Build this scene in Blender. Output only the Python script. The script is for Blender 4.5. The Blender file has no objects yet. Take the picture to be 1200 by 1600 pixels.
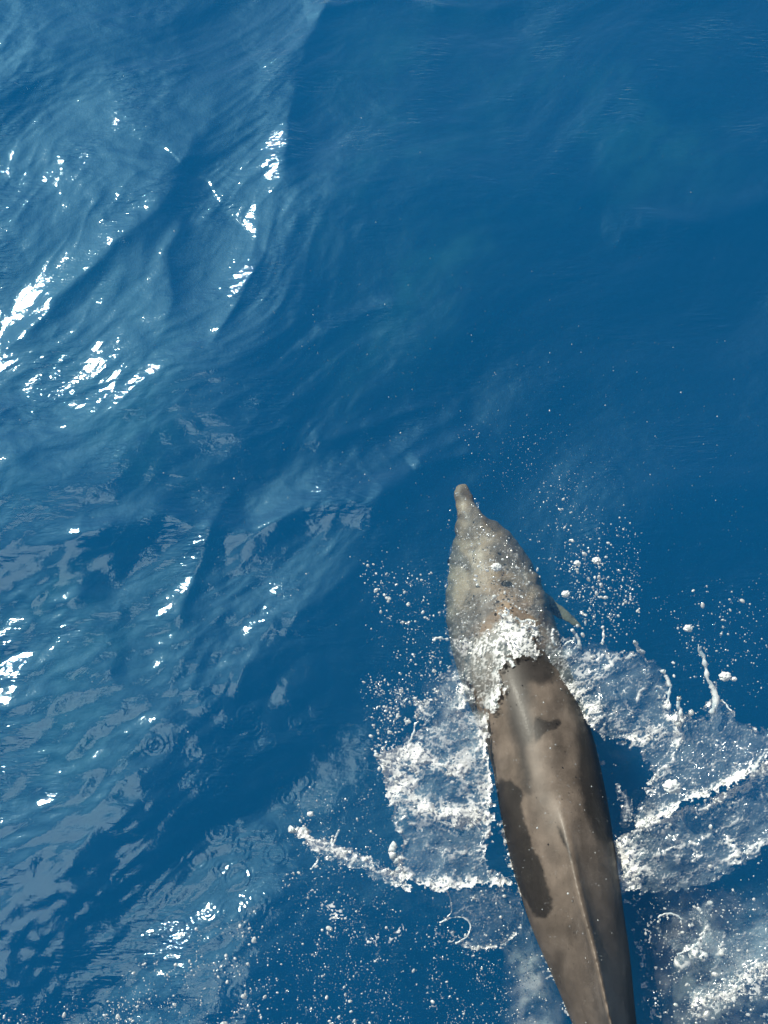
import bpy, bmesh, math, random
import numpy as np
from mathutils import Vector, Matrix

random.seed(5)
RNG = np.random.default_rng(11)
S = bpy.context.scene
COL = S.collection

# ------------------------------------------------------------------ camera
CAM_H, PITCH, VFOV = 4.2, math.radians(26), math.radians(45)
cd = bpy.data.cameras.new('camera')
cd.sensor_fit = 'VERTICAL'
cd.angle = VFOV
cd.clip_start = 0.05
cd.clip_end = 20000
cam = bpy.data.objects.new('camera', cd)
cam.location = (0, 0, CAM_H)
cam.rotation_euler = (PITCH, 0, 0)
COL.objects.link(cam)
S.camera = cam

# ------------------------------------------------------------------ sky, sun, exposure
SUN_EL, SUN_AZ = math.radians(41), math.radians(-42)      # azimuth from +Y, clockwise positive
w = bpy.data.worlds.new('World')
S.world = w
w.use_nodes = True
nt = w.node_tree
sky = nt.nodes.new('ShaderNodeTexSky')
sky.sky_type = 'NISHITA'
sky.sun_disc = False
sky.sun_elevation = SUN_EL
sky.sun_rotation = SUN_AZ
sky.dust_density = 0.15
sky.altitude = 0
bg = nt.nodes['Background']
bg.inputs['Strength'].default_value = 0.070
nt.links.new(sky.outputs[0], bg.inputs[0])
sl = bpy.data.lights.new('sun', 'SUN')
sl.energy = 5.0
sl.angle = math.radians(0.5)
sl.color = (1, 0.965, 0.82)
sun = bpy.data.objects.new('sun', sl)
sd = Vector((math.sin(SUN_AZ) * math.cos(SUN_EL), math.cos(SUN_AZ) * math.cos(SUN_EL), math.sin(SUN_EL)))
sun.rotation_euler = sd.to_track_quat('Z', 'Y').to_euler()
sun.location = (-6, 8, 12)
COL.objects.link(sun)
S.view_settings.view_transform = 'Standard'
S.view_settings.look = 'None'
S.view_settings.exposure = 0.3
S.view_settings.gamma = 1.0
S.view_settings.use_curve_mapping = False
S.render.engine = 'CYCLES'
S.cycles.max_bounces = 12
S.cycles.transparent_max_bounces = 24
S.cycles.volume_bounces = 1
S.cycles.denoising_input_passes = 'RGB'
S.cycles.sample_clamp_indirect = 6
S.cycles.caustics_reflective = False
S.cycles.caustics_refractive = False

# ------------------------------------------------------------------ photograph measure -> world
TT = math.tan(VFOV / 2)
CP, SP = math.cos(PITCH), math.sin(PITCH)


def unproj(px, py, z=0.0):
    px, py = np.asarray(px, float), np.asarray(py, float)
    a = (px - 600) / 800 * TT
    b = (800 - py) / 800 * TT
    dx, dy, dz = a, SP + b * CP, -CP + b * SP
    s = (CAM_H - z) / (-dz)
    return np.stack([dx * s, dy * s, np.zeros_like(s) + z], -1)


def proj(x, y, z=0.0):
    rz = z - CAM_H
    f = y * SP - rz * CP
    u = y * CP + rz * SP
    return 600 + x / f / TT * 800, 800 - u / f / TT * 800


# ------------------------------------------------------------------ noise (numpy)
def perlin(x, y, seed=0):
    x, y = np.broadcast_arrays(np.asarray(x, float), np.asarray(y, float))
    r = np.random.default_rng(seed)
    ang = r.random(65536) * 2 * np.pi
    gx, gy = np.cos(ang), np.sin(ang)
    xi, yi = np.floor(x).astype(np.int64), np.floor(y).astype(np.int64)
    xf, yf = x - xi, y - yi

    def g(i, j, dx, dy):
        h = ((i * 374761393 + j * 668265263) ^ ((i * 1274126177) >> 3)) & 0xffff
        h = (h * 40503 + 12345) & 0xffff
        return gx[h] * dx + gy[h] * dy
    u = xf * xf * xf * (xf * (xf * 6 - 15) + 10)
    v = yf * yf * yf * (yf * (yf * 6 - 15) + 10)
    a = g(xi, yi, xf, yf); b = g(xi + 1, yi, xf - 1, yf)
    c = g(xi, yi + 1, xf, yf - 1); d = g(xi + 1, yi + 1, xf - 1, yf - 1)
    return ((a + (b - a) * u) + ((c + (d - c) * u) - (a + (b - a) * u)) * v) * 1.5


def fbm(x, y, seed=0, octs=4, gain=0.5, lac=2.03):
    t, amp, n = 0, 1.0, 0
    for k in range(octs):
        t = t + amp * perlin(x * lac ** k + 17.3 * k, y * lac ** k - 9.1 * k, seed + k)
        n += amp
        amp *= gain
    return t / n * 1.3


def ridged(x, y, seed=0, octs=3, p=2.0, gain=0.55):
    t, amp, n = 0, 1.0, 0
    for k in range(octs):
        t = t + amp * np.clip(1 - np.abs(perlin(x * 2.07 ** k + 3.7 * k, y * 2.07 ** k + 8.2 * k, seed + k)) * 1.6, 0, 1) ** p
        n += amp
        amp *= gain
    return t / n


def sstep(a, b, x):
    t = np.clip((x - a) / (b - a), 0, 1)
    return t * t * (3 - 2 * t)


def chaikin(p, n=2, closed=False):
    p = np.asarray(p, float)
    for _ in range(n):
        if closed:
            q = np.roll(p, -1, 0)
            p = np.stack([p * .75 + q * .25, p * .25 + q * .75], 1).reshape(-1, p.shape[1])
        else:
            a, b = p[:-1], p[1:]
            m = np.stack([a * .75 + b * .25, a * .25 + b * .75], 1).reshape(-1, p.shape[1])
            p = np.concatenate([p[:1], m, p[-1:]])
    return p


def polydist(X, Y, pts, signed=False):
    """distance to a polyline; with signed, positive on the left-hand side; also the run 0..1 along it"""
    pts = np.asarray(pts, float)
    best = np.full(X.shape, 1e18)
    sg = np.zeros(X.shape)
    run = np.zeros(X.shape)
    seg = np.hypot(*(pts[1:, :2] - pts[:-1, :2]).T)
    cum = np.concatenate([[0], np.cumsum(seg)])
    for k in range(len(pts) - 1):
        ax, ay = pts[k, :2]; bx, by = pts[k + 1, :2]
        vx, vy = bx - ax, by - ay
        L2 = vx * vx + vy * vy + 1e-12
        t = np.clip(((X - ax) * vx + (Y - ay) * vy) / L2, 0, 1)
        ex, ey = X - ax - t * vx, Y - ay - t * vy
        d = ex * ex + ey * ey
        m = d < best
        best = np.where(m, d, best)
        sg = np.where(m, np.sign(vx * ey - vy * ex), sg)
        run = np.where(m, (cum[k] + t * seg[k]) / cum[-1], run)
    d = np.sqrt(best)
    return (d * sg if signed else d), run


def inpoly(X, Y, pts):
    pts = np.asarray(pts, float)
    c = np.zeros(X.shape, bool)
    n = len(pts)
    for i in range(n):
        x1, y1 = pts[i, :2]; x2, y2 = pts[(i + 1) % n, :2]
        if y1 == y2:
            continue
        c ^= ((y1 > Y) != (y2 > Y)) & (X < (x2 - x1) * (Y - y1) / (y2 - y1) + x1)
    return c


def sdpoly(X, Y, pts):
    """signed distance, positive inside"""
    p = np.asarray(pts, float)
    d, _ = polydist(X, Y, np.concatenate([p, p[:1]]))
    return np.where(inpoly(X, Y, p), d, -d)


# ------------------------------------------------------------------ mesh and material helpers
def mesh_np(name, verts, faces, mat=None, parent=None, smooth=True, attrs=None, link=True):
    """faces: (n,k) int array"""
    me = bpy.data.meshes.new(name)
    verts = np.ascontiguousarray(verts, np.float32); faces = np.ascontiguousarray(faces, np.int32)
    n, k = faces.shape
    me.vertices.add(len(verts)); me.vertices.foreach_set('co', verts.ravel())
    me.loops.add(n * k); me.loops.foreach_set('vertex_index', faces.ravel())
    me.polygons.add(n)
    me.polygons.foreach_set('loop_start', np.arange(0, n * k, k, dtype=np.int32))
    me.polygons.foreach_set('loop_total', np.full(n, k, np.int32))
    me.polygons.foreach_set('use_smooth', np.full(n, smooth, bool))
    me.update(calc_edges=True)
    for an, av in (attrs or {}).items():
        a = me.attributes.new(an, 'FLOAT', 'POINT')
        a.data.foreach_set('value', np.ascontiguousarray(av, np.float32))
    if mat:
        me.materials.append(mat)
    o = bpy.data.objects.new(name, me)
    if link:
        COL.objects.link(o)
    if parent:
        o.parent = parent
    return o


def tag(o, label=None, cat=None, group=None, kind=None):
    for k, v in (('label', label), ('category', cat), ('group', group), ('kind', kind)):
        if v:
            o[k] = v
    return o


class NT:
    def __init__(self, name):
        self.m = bpy.data.materials.new(name)
        self.m.use_nodes = True
        self.t = self.m.node_tree
        self.t.nodes.clear()
        self.out = self.t.nodes.new('ShaderNodeOutputMaterial')

    def n(self, kind, **kw):
        nd = self.t.nodes.new('ShaderNode' + kind)
        ins = kw.pop('ins', {})
        for k, v in kw.items():
            setattr(nd, k, v)
        for k, v in ins.items():
            sock = nd.inputs[k]
            if isinstance(v, bpy.types.NodeSocket):
                self.t.links.new(v, sock)
            else:
                sock.default_value = v
        return nd

    def link(self, a, b):
        self.t.links.new(a, b)

    def math(self, op, a, b=None, clamp=False):
        nd = self.n('Math', operation=op, use_clamp=clamp, ins={0: a} if b is None else {0: a, 1: b})
        return nd.outputs[0]

    def mix(self, f, a, b):
        nd = self.n('MixShader', ins={0: f})
        self.link(a, nd.inputs[1]); self.link(b, nd.inputs[2])
        return nd.outputs[0]

    def attr(self, name):
        return self.n('Attribute', attribute_name=name).outputs['Fac']

    def ramp(self, f, stops):
        nd = self.n('ValToRGB', ins={0: f})
        el = nd.color_ramp.elements
        while len(el) < len(stops):
            el.new(0.5)
        for e, (p, c) in zip(el, stops):
            e.position = p
            e.color = (*c, 1) if len(c) == 3 else c
        return nd.outputs[0]


def water_surface_mat():
    t = NT('sea_water')
    co = t.n('TexCoord').outputs['Object']
    mp = t.n('Mapping', ins={0: co, 'Rotation': (0, 0, math.radians(-38)), 'Scale': (1, 2.4, 1)}).outputs[0]
    n1 = t.n('TexNoise', ins={'Vector': mp, 'Scale': 9.0, 'Detail': 5.0, 'Roughness': 0.55}).outputs[0]
    n2 = t.n('TexNoise', ins={'Vector': co, 'Scale': 80.0, 'Detail': 3.0, 'Roughness': 0.5}).outputs[0]
    b1 = t.n('Bump', ins={'Height': n1, 'Distance': 0.0022, 'Strength': 1.0})
    b2 = t.n('Bump', ins={'Height': n2, 'Distance': 0.00055, 'Strength': 1.0, 'Normal': b1.outputs[0]})
    mp3 = t.n('Mapping', ins={0: co, 'Rotation': (0, 0, math.radians(-58)), 'Scale': (1.2, 5.5, 1)}).outputs[0]
    n3 = t.n('TexNoise', ins={'Vector': mp3, 'Scale': 11.0, 'Detail': 2.0, 'Distortion': .6}).outputs[0]
    msk = t.n('TexNoise', ins={'Vector': co, 'Scale': 3.2, 'Detail': 3.0}).outputs[0]
    msk = t.n('MapRange', ins={0: msk, 1: .48, 2: .68}).outputs[0]
    b3 = t.n('Bump', ins={'Height': t.math('MULTIPLY', n3, msk), 'Distance': 0.0065, 'Strength': 1.0, 'Normal': b2.outputs[0]})
    nrm = b3.outputs[0]
    geo = t.n('NewGeometry')
    dt = t.n('VectorMath', operation='DOT_PRODUCT', ins={0: geo.outputs['Incoming'], 1: nrm})
    cosi = t.math('ABSOLUTE', dt.outputs['Value'])
    fr = t.math('ADD', t.math('MULTIPLY', t.math('POWER', t.math('SUBTRACT', 1.0, cosi, True), 4.0), .91), .080)
    g1 = t.n('BsdfGlossy', ins={'Roughness': 0.06, 'Color': (.75, .93, 1, 1), 'Normal': nrm}).outputs[0]
    g2 = t.n('BsdfGlossy', distribution='BECKMANN', ins={'Roughness': 0.46, 'Color': (.32, .78, 1, 1), 'Normal': nrm}).outputs[0]
    g = t.mix(0.15, g1, g2)
    tr = t.n('BsdfTransparent', ins={'Color': (1, 1, 1, 1)}).outputs[0]
    s = t.mix(fr, tr, g)
    t.link(s, t.out.inputs['Surface'])
    K = 1.0
    vs = t.n('VolumeScatter', ins={'Color': (0.0, 0.205, 0.62, 1), 'Density': 0.56 * K, 'Anisotropy': 0.0})
    va = t.n('VolumeAbsorption', ins={'Color': (0.0, 0.73, 0.84, 1), 'Density': 0.95 * K})
    ad = t.n('AddShader')
    t.link(vs.outputs[0], ad.inputs[0]); t.link(va.outputs[0], ad.inputs[1])
    t.link(ad.outputs[0], t.out.inputs['Volume'])
    return t.m


# ------------------------------------------------------------------ the sea
def P2(pts):
    return unproj(*np.asarray(pts, float).T)[:, :2]


RIDGES = [  # photograph points, height, width on the lit (left) side, width on the far side
    ([(545, -60), (512, 20), (475, 95), (440, 180), (447, 240), (430, 290), (395, 332), (372, 345)], .075, .26, .13),
    ([(330, 190), (290, 240), (262, 290), (235, 340), (180, 400), (110, 450), (50, 505), (-60, 580)], .050, .20, .10),
    ([(720, 715), (640, 750), (560, 782), (430, 808), (330, 828), (220, 822), (100, 838), (-30, 880)], .085, .15, .15),
    ([(380, 740), (345, 790), (318, 860), (290, 905), (262, 1000)], .030, .10, .06),
    ([(760, 700), (720, 712), (650, 745)], .03, .08, .07),
    ([(285, 330), (262, 380), (265, 450), (255, 520)], .020, .10, .05),
    ([(420, 400), (392, 430), (360, 510), (330, 560)], .018, .08, .05),
    ([(700, 610), (600, 640), (520, 690), (450, 700)], .03, .10, .07),
    ([(760, 655), (700, 690), (620, 770), (540, 800)], .03, .09, .07),
    ([(660, 470), (600, 480), (520, 520), (470, 560)], .03, .12, .08),
    ([(640, -30), (560, 12), (480, 30)], .030, .10, .06),
    ([(820, 5), (740, 16), (640, 2)], .030, .10, .08),
    ([(740, 600), (690, 650), (640, 700), (560, 740)], .025, .12, .07),
    ([(1260, 300), (1180, 335), (1060, 352), (940, 360)], .045, .14, .09),
    ([(1010, 170), (975, 220), (945, 290), (900, 340)], .045, .12, .09),
    ([(230, 1200), (215, 1260), (130, 1350), (0, 1480)], .002, .12, .08),
]
RINGS = [(390, 1130), (415, 1155), (345, 1170), (450, 1240), (470, 1215)]


def sea_height(x, y, fine=1.0):
    px, py = proj(x, y)
    # broad wind waves, crests running lower left to upper right
    c, s = math.cos(math.radians(38)), math.sin(math.radians(38))
    u, v = x * c + y * s, -x * s + y * c
    wx = u + .25 * fbm(x * .8, y * .8, 40, 2)
    wy = v + .25 * fbm(x * .8 + 9, y * .8, 41, 2)
    h = .085 * fbm(wx * .42, wy * .9, 1, 2)
    h = h + .012 * fbm(wx * 1.1, wy * 2.3, 5, 2)
    rough = sstep(950, 350, px + .25 * py - 100)          # the left is choppier
    h = h + (.0025 + .0045 * rough) * fbm(wx * 2.6, wy * 5.2, 9, 3)
    low_left = sstep(560, 380, px) * sstep(820, 960, py)
    h = h + .0060 * low_left * fbm(x * 5.5 + y * 2, y * 10 - x * 3, 19, 2)
    h = h + .0030 * rough * (ridged(wx * 2.6, wy * 6.5, 23, 2, 1.6) - .45)
    h = h + fine * .0015 * fbm(wx * 6, wy * 11, 13, 3)
    return h


def sea_detail(x, y):
    h = np.zeros_like(x)
    wob = .05 * fbm(x * 3, y * 3, 60, 2)
    wob2 = .05 * fbm(x * 3 + 5, y * 3, 61, 2)
    for k, (pts, A, wl, wr) in enumerate(RIDGES):
        p = chaikin(P2(pts), 2)
        m = (x > p[:, 0].min() - .8) & (x < p[:, 0].max() + .8) & (y > p[:, 1].min() - .8) & (y < p[:, 1].max() + .8)
        if not m.any():
            continue
        d, run = polydist(x[m] + wob[m], y[m] + wob2[m], p, True)
        # lit side is towards -x+y: find sign from the polyline heading
        dirv = p[-1] - p[0]
        side = np.sign(dirv[0] * 1.0 - dirv[1] * (-1.0))
        d = d * side
        ends = np.clip(np.minimum(run, 1 - run) * 5, 0, 1)
        ww = np.where(d > 0, wl, wr)
        h[m] += .55 * A * ends * (np.exp(-(np.sqrt((d / ww) ** 2 + .06) - .245) * 1.7))
    # rings of fallen drops
    r = np.random.default_rng(3)
    n = 50
    qx, qy = 60 + 420 * r.random(n), 1000 + 600 * r.random(n)
    q = [(a, b) for a, b in zip(qx, qy) if a > 330 - (b - 1000) * .55]
    for (a, b) in RINGS + q:
        ctr = unproj(a, b)[:2]
        R0 = r.uniform(.012, .045)
        m = (np.abs(x - ctr[0]) < .12) & (np.abs(y - ctr[1]) < .12)
        d = np.hypot(x[m] - ctr[0], y[m] - ctr[1])
        h[m] += .0009 * r.uniform(.4, 1.3) * np.cos((d - R0) * 2 * np.pi / .017) * np.exp(-((d - R0) / .017) ** 2)
    return h


def axis(lo, hi, step, far):
    mid = np.arange(lo, hi + step * .5, step)
    g, out, d = step, [], 0
    while d < far:
        g = g * 1.25
        d += g
        out.append(d)
    out = np.array(out)
    return np.concatenate([lo - out[::-1], mid, mid[-1] + out])


STEP = .0055
XS, YS = axis(-2.05, 2.05, STEP, 9000), axis(.05, 4.95, STEP, 9000)
GX, GY = np.meshgrid(XS, YS)
core = (np.abs(GX) < 12) & (np.abs(GY) < 14)
GZ = np.zeros_like(GX)
GZ[core] = sea_height(GX[core], GY[core])
ck = (np.abs(GX) < 2.3) & (GY > -.2) & (GY < 5.2)
GZ[ck] += sea_detail(GX[ck], GY[ck])
fade = np.clip((16 - np.hypot(GX, GY)) / 8, 0, 1)
GZ *= fade
HX, HY, HZ = XS, YS, GZ


def sea_at(x, y):
    """height of the built sea by bilinear look-up"""
    x, y = np.asarray(x, float), np.asarray(y, float)
    i = np.clip(np.searchsorted(HX, x) - 1, 0, len(HX) - 2)
    j = np.clip(np.searchsorted(HY, y) - 1, 0, len(HY) - 2)
    fx = np.clip((x - HX[i]) / (HX[i + 1] - HX[i]), 0, 1); fy = np.clip((y - HY[j]) / (HY[j + 1] - HY[j]), 0, 1)
    return (HZ[j, i] * (1 - fx) + HZ[j, i + 1] * fx) * (1 - fy) + (HZ[j + 1, i] * (1 - fx) + HZ[j + 1, i + 1] * fx) * fy


def build_sea():
    ny, nx = GX.shape
    V = np.stack([GX, GY, GZ], -1).reshape(-1, 3)
    idx = np.arange(nx * ny).reshape(ny, nx)
    F = np.stack([idx[:-1, :-1], idx[:-1, 1:], idx[1:, 1:], idx[1:, :-1]], -1).reshape(-1, 4)
    # close the body of water: four corner points far below, with side skirts
    b0 = len(V)
    x0, x1, y0, y1 = XS[0], XS[-1], YS[0], YS[-1]
    V = np.concatenate([V, [[x0, y0, -60], [x1, y0, -60], [x1, y1, -60], [x0, y1, -60]]])
    extra = [[b0, b0 + 3, b0 + 2, b0 + 1]]
    rims = [(idx[0, :], b0, b0 + 1), (idx[:, -1], b0 + 1, b0 + 2), (idx[-1, ::-1], b0 + 2, b0 + 3), (idx[::-1, 0], b0 + 3, b0)]
    tris = []
    for r, a, b in rims:
        h = len(r) // 2
        for k in range(len(r) - 1):
            tris.append((r[k + 1], r[k], a if k < h else b))
        tris.append((r[h], a, b))
    o = mesh_np('sea', V, np.concatenate([F, np.array(extra)]), water_surface_mat())
    bm = bmesh.new(); bm.from_mesh(o.data); bm.verts.ensure_lookup_table()
    for tr in tris:
        try:
            bm.faces.new([bm.verts[int(q)] for q in tr])
        except ValueError:
            pass
    bm.normal_update()
    bm.to_mesh(o.data); bm.free()
    tag(o, kind='structure')
    bed = NT('deep_water')
    d = bed.n('BsdfDiffuse', ins={'Color': (.002, .01, .03, 1)})
    bed.link(d.outputs[0], bed.out.inputs['Surface'])
    return o


sea = build_sea()


# ------------------------------------------------------------------ the dolphin
def dolphin_skin():
    t = NT('dolphin_skin')
    co = t.n('TexCoord').outputs['Object']
    wet_shade = t.attr('wet_shade')
    mot = t.attr('mottle')
    n1 = t.n('TexNoise', ins={'Vector': co, 'Scale': 14.0, 'Detail': 6.0, 'Roughness': .6}).outputs[0]
    mp = t.n('Mapping', ins={0: co, 'Rotation': (0, 0, math.radians(-14)), 'Scale': (60, 5, 20)}).outputs[0]
    n2 = t.n('TexNoise', ins={'Vector': mp, 'Scale': 1.0, 'Detail': 4.0}).outputs[0]
    nn = t.math('ADD', t.math('MULTIPLY', n1, .8), t.math('MULTIPLY', n2, .2))
    dry = t.ramp(nn, [(.3, (.080, .062, .048)), (.5, (.128, .100, .079)), (.72, (.19, .15, .12))])
    drk = t.ramp(nn, [(.3, (.014, .0115, .010)), (.7, (.034, .028, .024))])
    mx = t.n('Mix', data_type='RGBA', ins={0: wet_shade})
    t.link(dry, mx.inputs[6]); t.link(drk, mx.inputs[7])
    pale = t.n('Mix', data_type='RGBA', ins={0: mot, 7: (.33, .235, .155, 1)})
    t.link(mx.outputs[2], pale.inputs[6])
    bp = t.n('Bump', ins={'Height': nn, 'Distance': .0015, 'Strength': .6})
    n4 = t.n('TexNoise', ins={'Vector': co, 'Scale': 120.0, 'Detail': 3.0}).outputs[0]
    bp2 = t.n('Bump', ins={'Height': n4, 'Distance': .0008, 'Strength': .5, 'Normal': bp.outputs[0]})
    b = t.n('BsdfPrincipled', ins={'Base Color': pale.outputs[2], 'Roughness': .50, 'Specular IOR Level': .30, 'Normal': bp.outputs[0],
                                   'Coat Weight': .02, 'Coat Roughness': .2, 'Coat Normal': bp2.outputs[0]})
    t.link(b.outputs[0], t.out.inputs['Surface'])
    return t.m


# stations: photo centre x, photo y, photo width, axis height, flattening
STN = [(721, 757, 10, -.115, .8), (721, 763, 21, -.118, .8), (725, 780, 28, -.122, .75), (730, 800, 34, -.128, .8), (737, 820, 52, -.140, .95),
       (748, 842, 94, -.185, 1.0), (760, 878, 124, -.215, 1.0), (770, 915, 148, -.235, 1.0), (777, 955, 162, -.235, 1.0), (788, 1000, 168, -.200, 1.0),
       (803, 1050, 168, -.130, 1.0), (826, 1110, 166, -.070, 1.0), (850, 1180, 164, -.022, 1.0), (865, 1260, 168, .000, 1.0), (880, 1340, 163, .010, 1.0),
       (898, 1420, 150, .010, 1.0), (921, 1500, 128, .000, 1.05), (946, 1600, 96, -.02, 1.15), (975, 1710, 66, -.06, 1.3), (1003, 1820, 44, -.12, 1.5),
       (1020, 1890, 34, -.17, 1.3)]


def build_dolphin():
    st = np.array(STN, float)
    C = unproj(st[:, 0], st[:, 1], 0.0)
    # place each axis point on the sight line at its own height
    for k in range(len(st)):
        C[k] = unproj(st[k, 0], st[k, 1], st[k, 3])
    depth = C[:, 1] * SP - (C[:, 2] - CAM_H) * CP
    W = st[:, 2] / 800 * TT * depth / 2
    # resample smoothly
    n = 160
    t0 = np.linspace(0, 1, len(st)); d = np.concatenate([[0], np.cumsum(np.linalg.norm(C[1:] - C[:-1], axis=1))]); t0 = d / d[-1]
    tq = np.linspace(0, 1, n)
    tq = tq ** 1.15

    def smooth_interp(vals):
        v = np.interp(tq, t0, vals)
        k = np.array([1, 4, 6, 4, 1.]) / 16
        for _ in range(3):
            vv = np.convolve(np.pad(v, 2, mode='edge'), k, 'valid')
            vv[:2] = v[:2]; vv[-2:] = v[-2:]
            v = vv
        return v
    cx, cy, cz = (smooth_interp(C[:, i]) for i in range(3))
    ww = smooth_interp(W); fl = smooth_interp(st[:, 4])
    ctr = np.stack([cx, cy, cz], -1)
    tg = np.gradient(ctr, axis=0); tg /= np.linalg.norm(tg, axis=1)[:, None]
    up0 = np.array([0, 0, 1.0])
    side = np.cross(tg, up0); side /= np.linalg.norm(side, axis=1)[:, None]
    upv = np.cross(side, tg)
    m = 96
    a = np.linspace(0, 2 * np.pi, m, endpoint=False)
    ca, sa = np.cos(a), np.sin(a)
    V = []
    pyc = proj(ctr[:, 0], ctr[:, 1], ctr[:, 2])[1]
    hf = np.interp(pyc, [1262, 1300, 1380, 1480, 1600, 1690, 1730, 1765], [0, .018, .066, .135, .235, .32, .22, 0])
    dl = np.abs(np.degrees(a) - 90); dl = np.minimum(dl, 360 - dl)
    prof = .68 * np.exp(-np.maximum(dl - 2.6, 0) / 9.0) + .32 * np.exp(-(dl / 36) ** 2)
    for k in range(n):
        V.append(ctr[k] + np.outer(hf[k] * prof, upv[k] + .20 * side[k]) + np.outer(ca * ww[k], side[k]) + np.outer(sa * ww[k] * fl[k], upv[k]))
    V = np.concatenate(V)
    idx = np.arange(n * m).reshape(n, m)
    F = np.stack([idx[:-1], np.roll(idx[:-1], -1, 1), np.roll(idx[1:], -1, 1), idx[1:]], -1).reshape(-1, 4)
    bm = bmesh.new()
    bv = [bm.verts.new(v) for v in V]
    for f in F:
        bm.faces.new([bv[i] for i in f])
    bm.faces.new([bv[i] for i in idx[0][::-1]]); bm.faces.new([bv[i] for i in idx[-1]])

    def blade(root, tip, chord0, chord1, thick0, thick1, chord_dir, sweep=0.0, nseg=10, bow=0.0):
        """a fin: closed foil sections from root to tip, swept along chord_dir"""
        root, tip, cdv = Vector(root), Vector(tip), Vector(chord_dir).normalized()
        ax = (tip - root)
        nv = ax.cross(cdv).normalized()
        rings = []
        q = 16
        for i in range(nseg + 1):
            f = i / nseg
            c = (chord0 * (1 - f) ** .75 + chord1 * f) if f < 1 else chord1 * .6
            th = thick0 + (thick1 - thick0) * f ** (.42 if thick0 > .2 else .7)
            ce = root + ax * f + cdv * (sweep * f ** 1.6) + nv * (bow * f * (1 - f))
            ring = []
            for j in range(q):
                an = 2 * math.pi * j / q
                e = math.cos(an)
                yv = math.sin(an) * (.5 + .5 * (1 - ((e + 1) / 2)) ** .5 * 1.0) * (0.55 + .45 * (1 - e) / 2)
                ring.append(bm.verts.new(ce + cdv * (e * c / 2) + nv * (yv * th / 2)))
            rings.append(ring)
        for r0, r1 in zip(rings, rings[1:]):
            for j in range(q):
                bm.faces.new([r0[j], r0[(j + 1) % q], r1[(j + 1) % q], r1[j]])
        bm.faces.new(rings[0][::-1]); bm.faces.new(rings[-1])

    def on_axis(py):
        k = int(np.argmin(np.abs(proj(ctr[:, 0], ctr[:, 1], ctr[:, 2])[1] - py)))
        return k
    # pectoral fins, swept back and down
    kp = on_axis(930)
    for sgn in (1, -1):
        r0 = ctr[kp] + side[kp] * ww[kp] * .80 * sgn - upv[kp] * ww[kp] * .25
        out = .155 if sgn < 0 else .03
        if sgn > 0:
            r0 = ctr[kp] + side[kp] * ww[kp] * .45 - upv[kp] * ww[kp] * .7
        tp = r0 + side[kp] * out * sgn + tg[kp] * .12 - upv[kp] * (-.02 if sgn < 0 else .16)
        blade(r0, tp, .15, .03, .05, .012, tg[kp] + side[kp] * .2 * sgn, .05, 12)
    # flukes
    kt = n - 2
    for sgn in (1, -1):
        r0 = ctr[kt] - tg[kt] * .02
        tp = r0 + side[kt] * .27 * sgn + tg[kt] * .16
        blade(r0, tp, .20, .03, .05, .010, tg[kt], .02, 10)
    me = bpy.data.meshes.new('dolphin'); bmesh.ops.recalc_face_normals(bm, faces=bm.faces); bm.to_mesh(me); bm.free()
    o = bpy.data.objects.new('dolphin', me); COL.objects.link(o)
    md = o.modifiers.new('r', 'REMESH'); md.mode = 'VOXEL'; md.voxel_size = .0052
    ms = o.modifiers.new('s', 'SMOOTH'); ms.iterations = 7; ms.factor = .5
    dg = bpy.context.evaluated_depsgraph_get()
    me2 = bpy.data.meshes.new_from_object(o.evaluated_get(dg))
    o.modifiers.clear(); o.data = me2; bpy.data.meshes.remove(me); me2.name = 'dolphin'
    nv = len(me2.vertices)
    co = np.empty(nv * 3, np.float32); me2.vertices.foreach_get('co', co); co = co.reshape(-1, 3).astype(float)
    px, py = proj(co[:, 0], co[:, 1], co[:, 2])
    # under the water the refraction wobble of the outline is put into the mesh
    sub = sstep(1000, 940, py)
    amp = .008 * sub
    co[:, 0] += amp * fbm(px * .05, py * .05, 70, 2)
    co[:, 1] += amp * .6 * fbm(px * .05 + 7, py * .05, 71, 2)
    me2.vertices.foreach_set('co', co.astype(np.float32).ravel())
    jx, jy = px + 5 * fbm(px * .03, py * .03, 30, 3) + 2 * fbm(px * .15, py * .15, 34, 2), py + 7 * fbm(px * .03 + 4, py * .03, 31, 3)
    wet_shade = np.zeros(nv)
    for poly, soft in DARK:
        wet_shade = np.maximum(wet_shade, sstep(-soft, soft, sdpoly(jx, jy, chaikin(poly, 2, True))))
    wet_shade = np.maximum(wet_shade, .45 * sstep(-.1, .6, fbm(px * .02, py * .012, 33, 3)) * sstep(1000, 1030, py))
    wet_shade *= sstep(960, 1010, py)
    wet_shade = np.maximum(wet_shade, .42 * sub * sstep(.02, .55, fbm(px * .026 + 3, py * .02, 37, 4)))
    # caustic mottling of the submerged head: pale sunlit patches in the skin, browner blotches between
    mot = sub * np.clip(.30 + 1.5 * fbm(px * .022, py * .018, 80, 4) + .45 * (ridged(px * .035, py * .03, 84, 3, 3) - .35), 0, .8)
    for nm, val in (('wet_shade', wet_shade), ('mottle', mot)):
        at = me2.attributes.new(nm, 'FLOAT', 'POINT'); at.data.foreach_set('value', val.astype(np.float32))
    me2.polygons.foreach_set('use_smooth', np.ones(len(me2.polygons), bool))
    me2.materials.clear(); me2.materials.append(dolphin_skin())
    me2.update()
    tag(o, 'grey brown dolphin surfacing in a burst of white spray with its head still under water', 'dolphin')
    # small parts: eyes and blowhole
    blk = NT('dark_eye'); pb = blk.n('BsdfPrincipled', ins={'Base Color': (.008, .008, .01, 1), 'Roughness': .1}); blk.link(pb.outputs[0], blk.out.inputs['Surface'])
    ke = on_axis(862)
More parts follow.
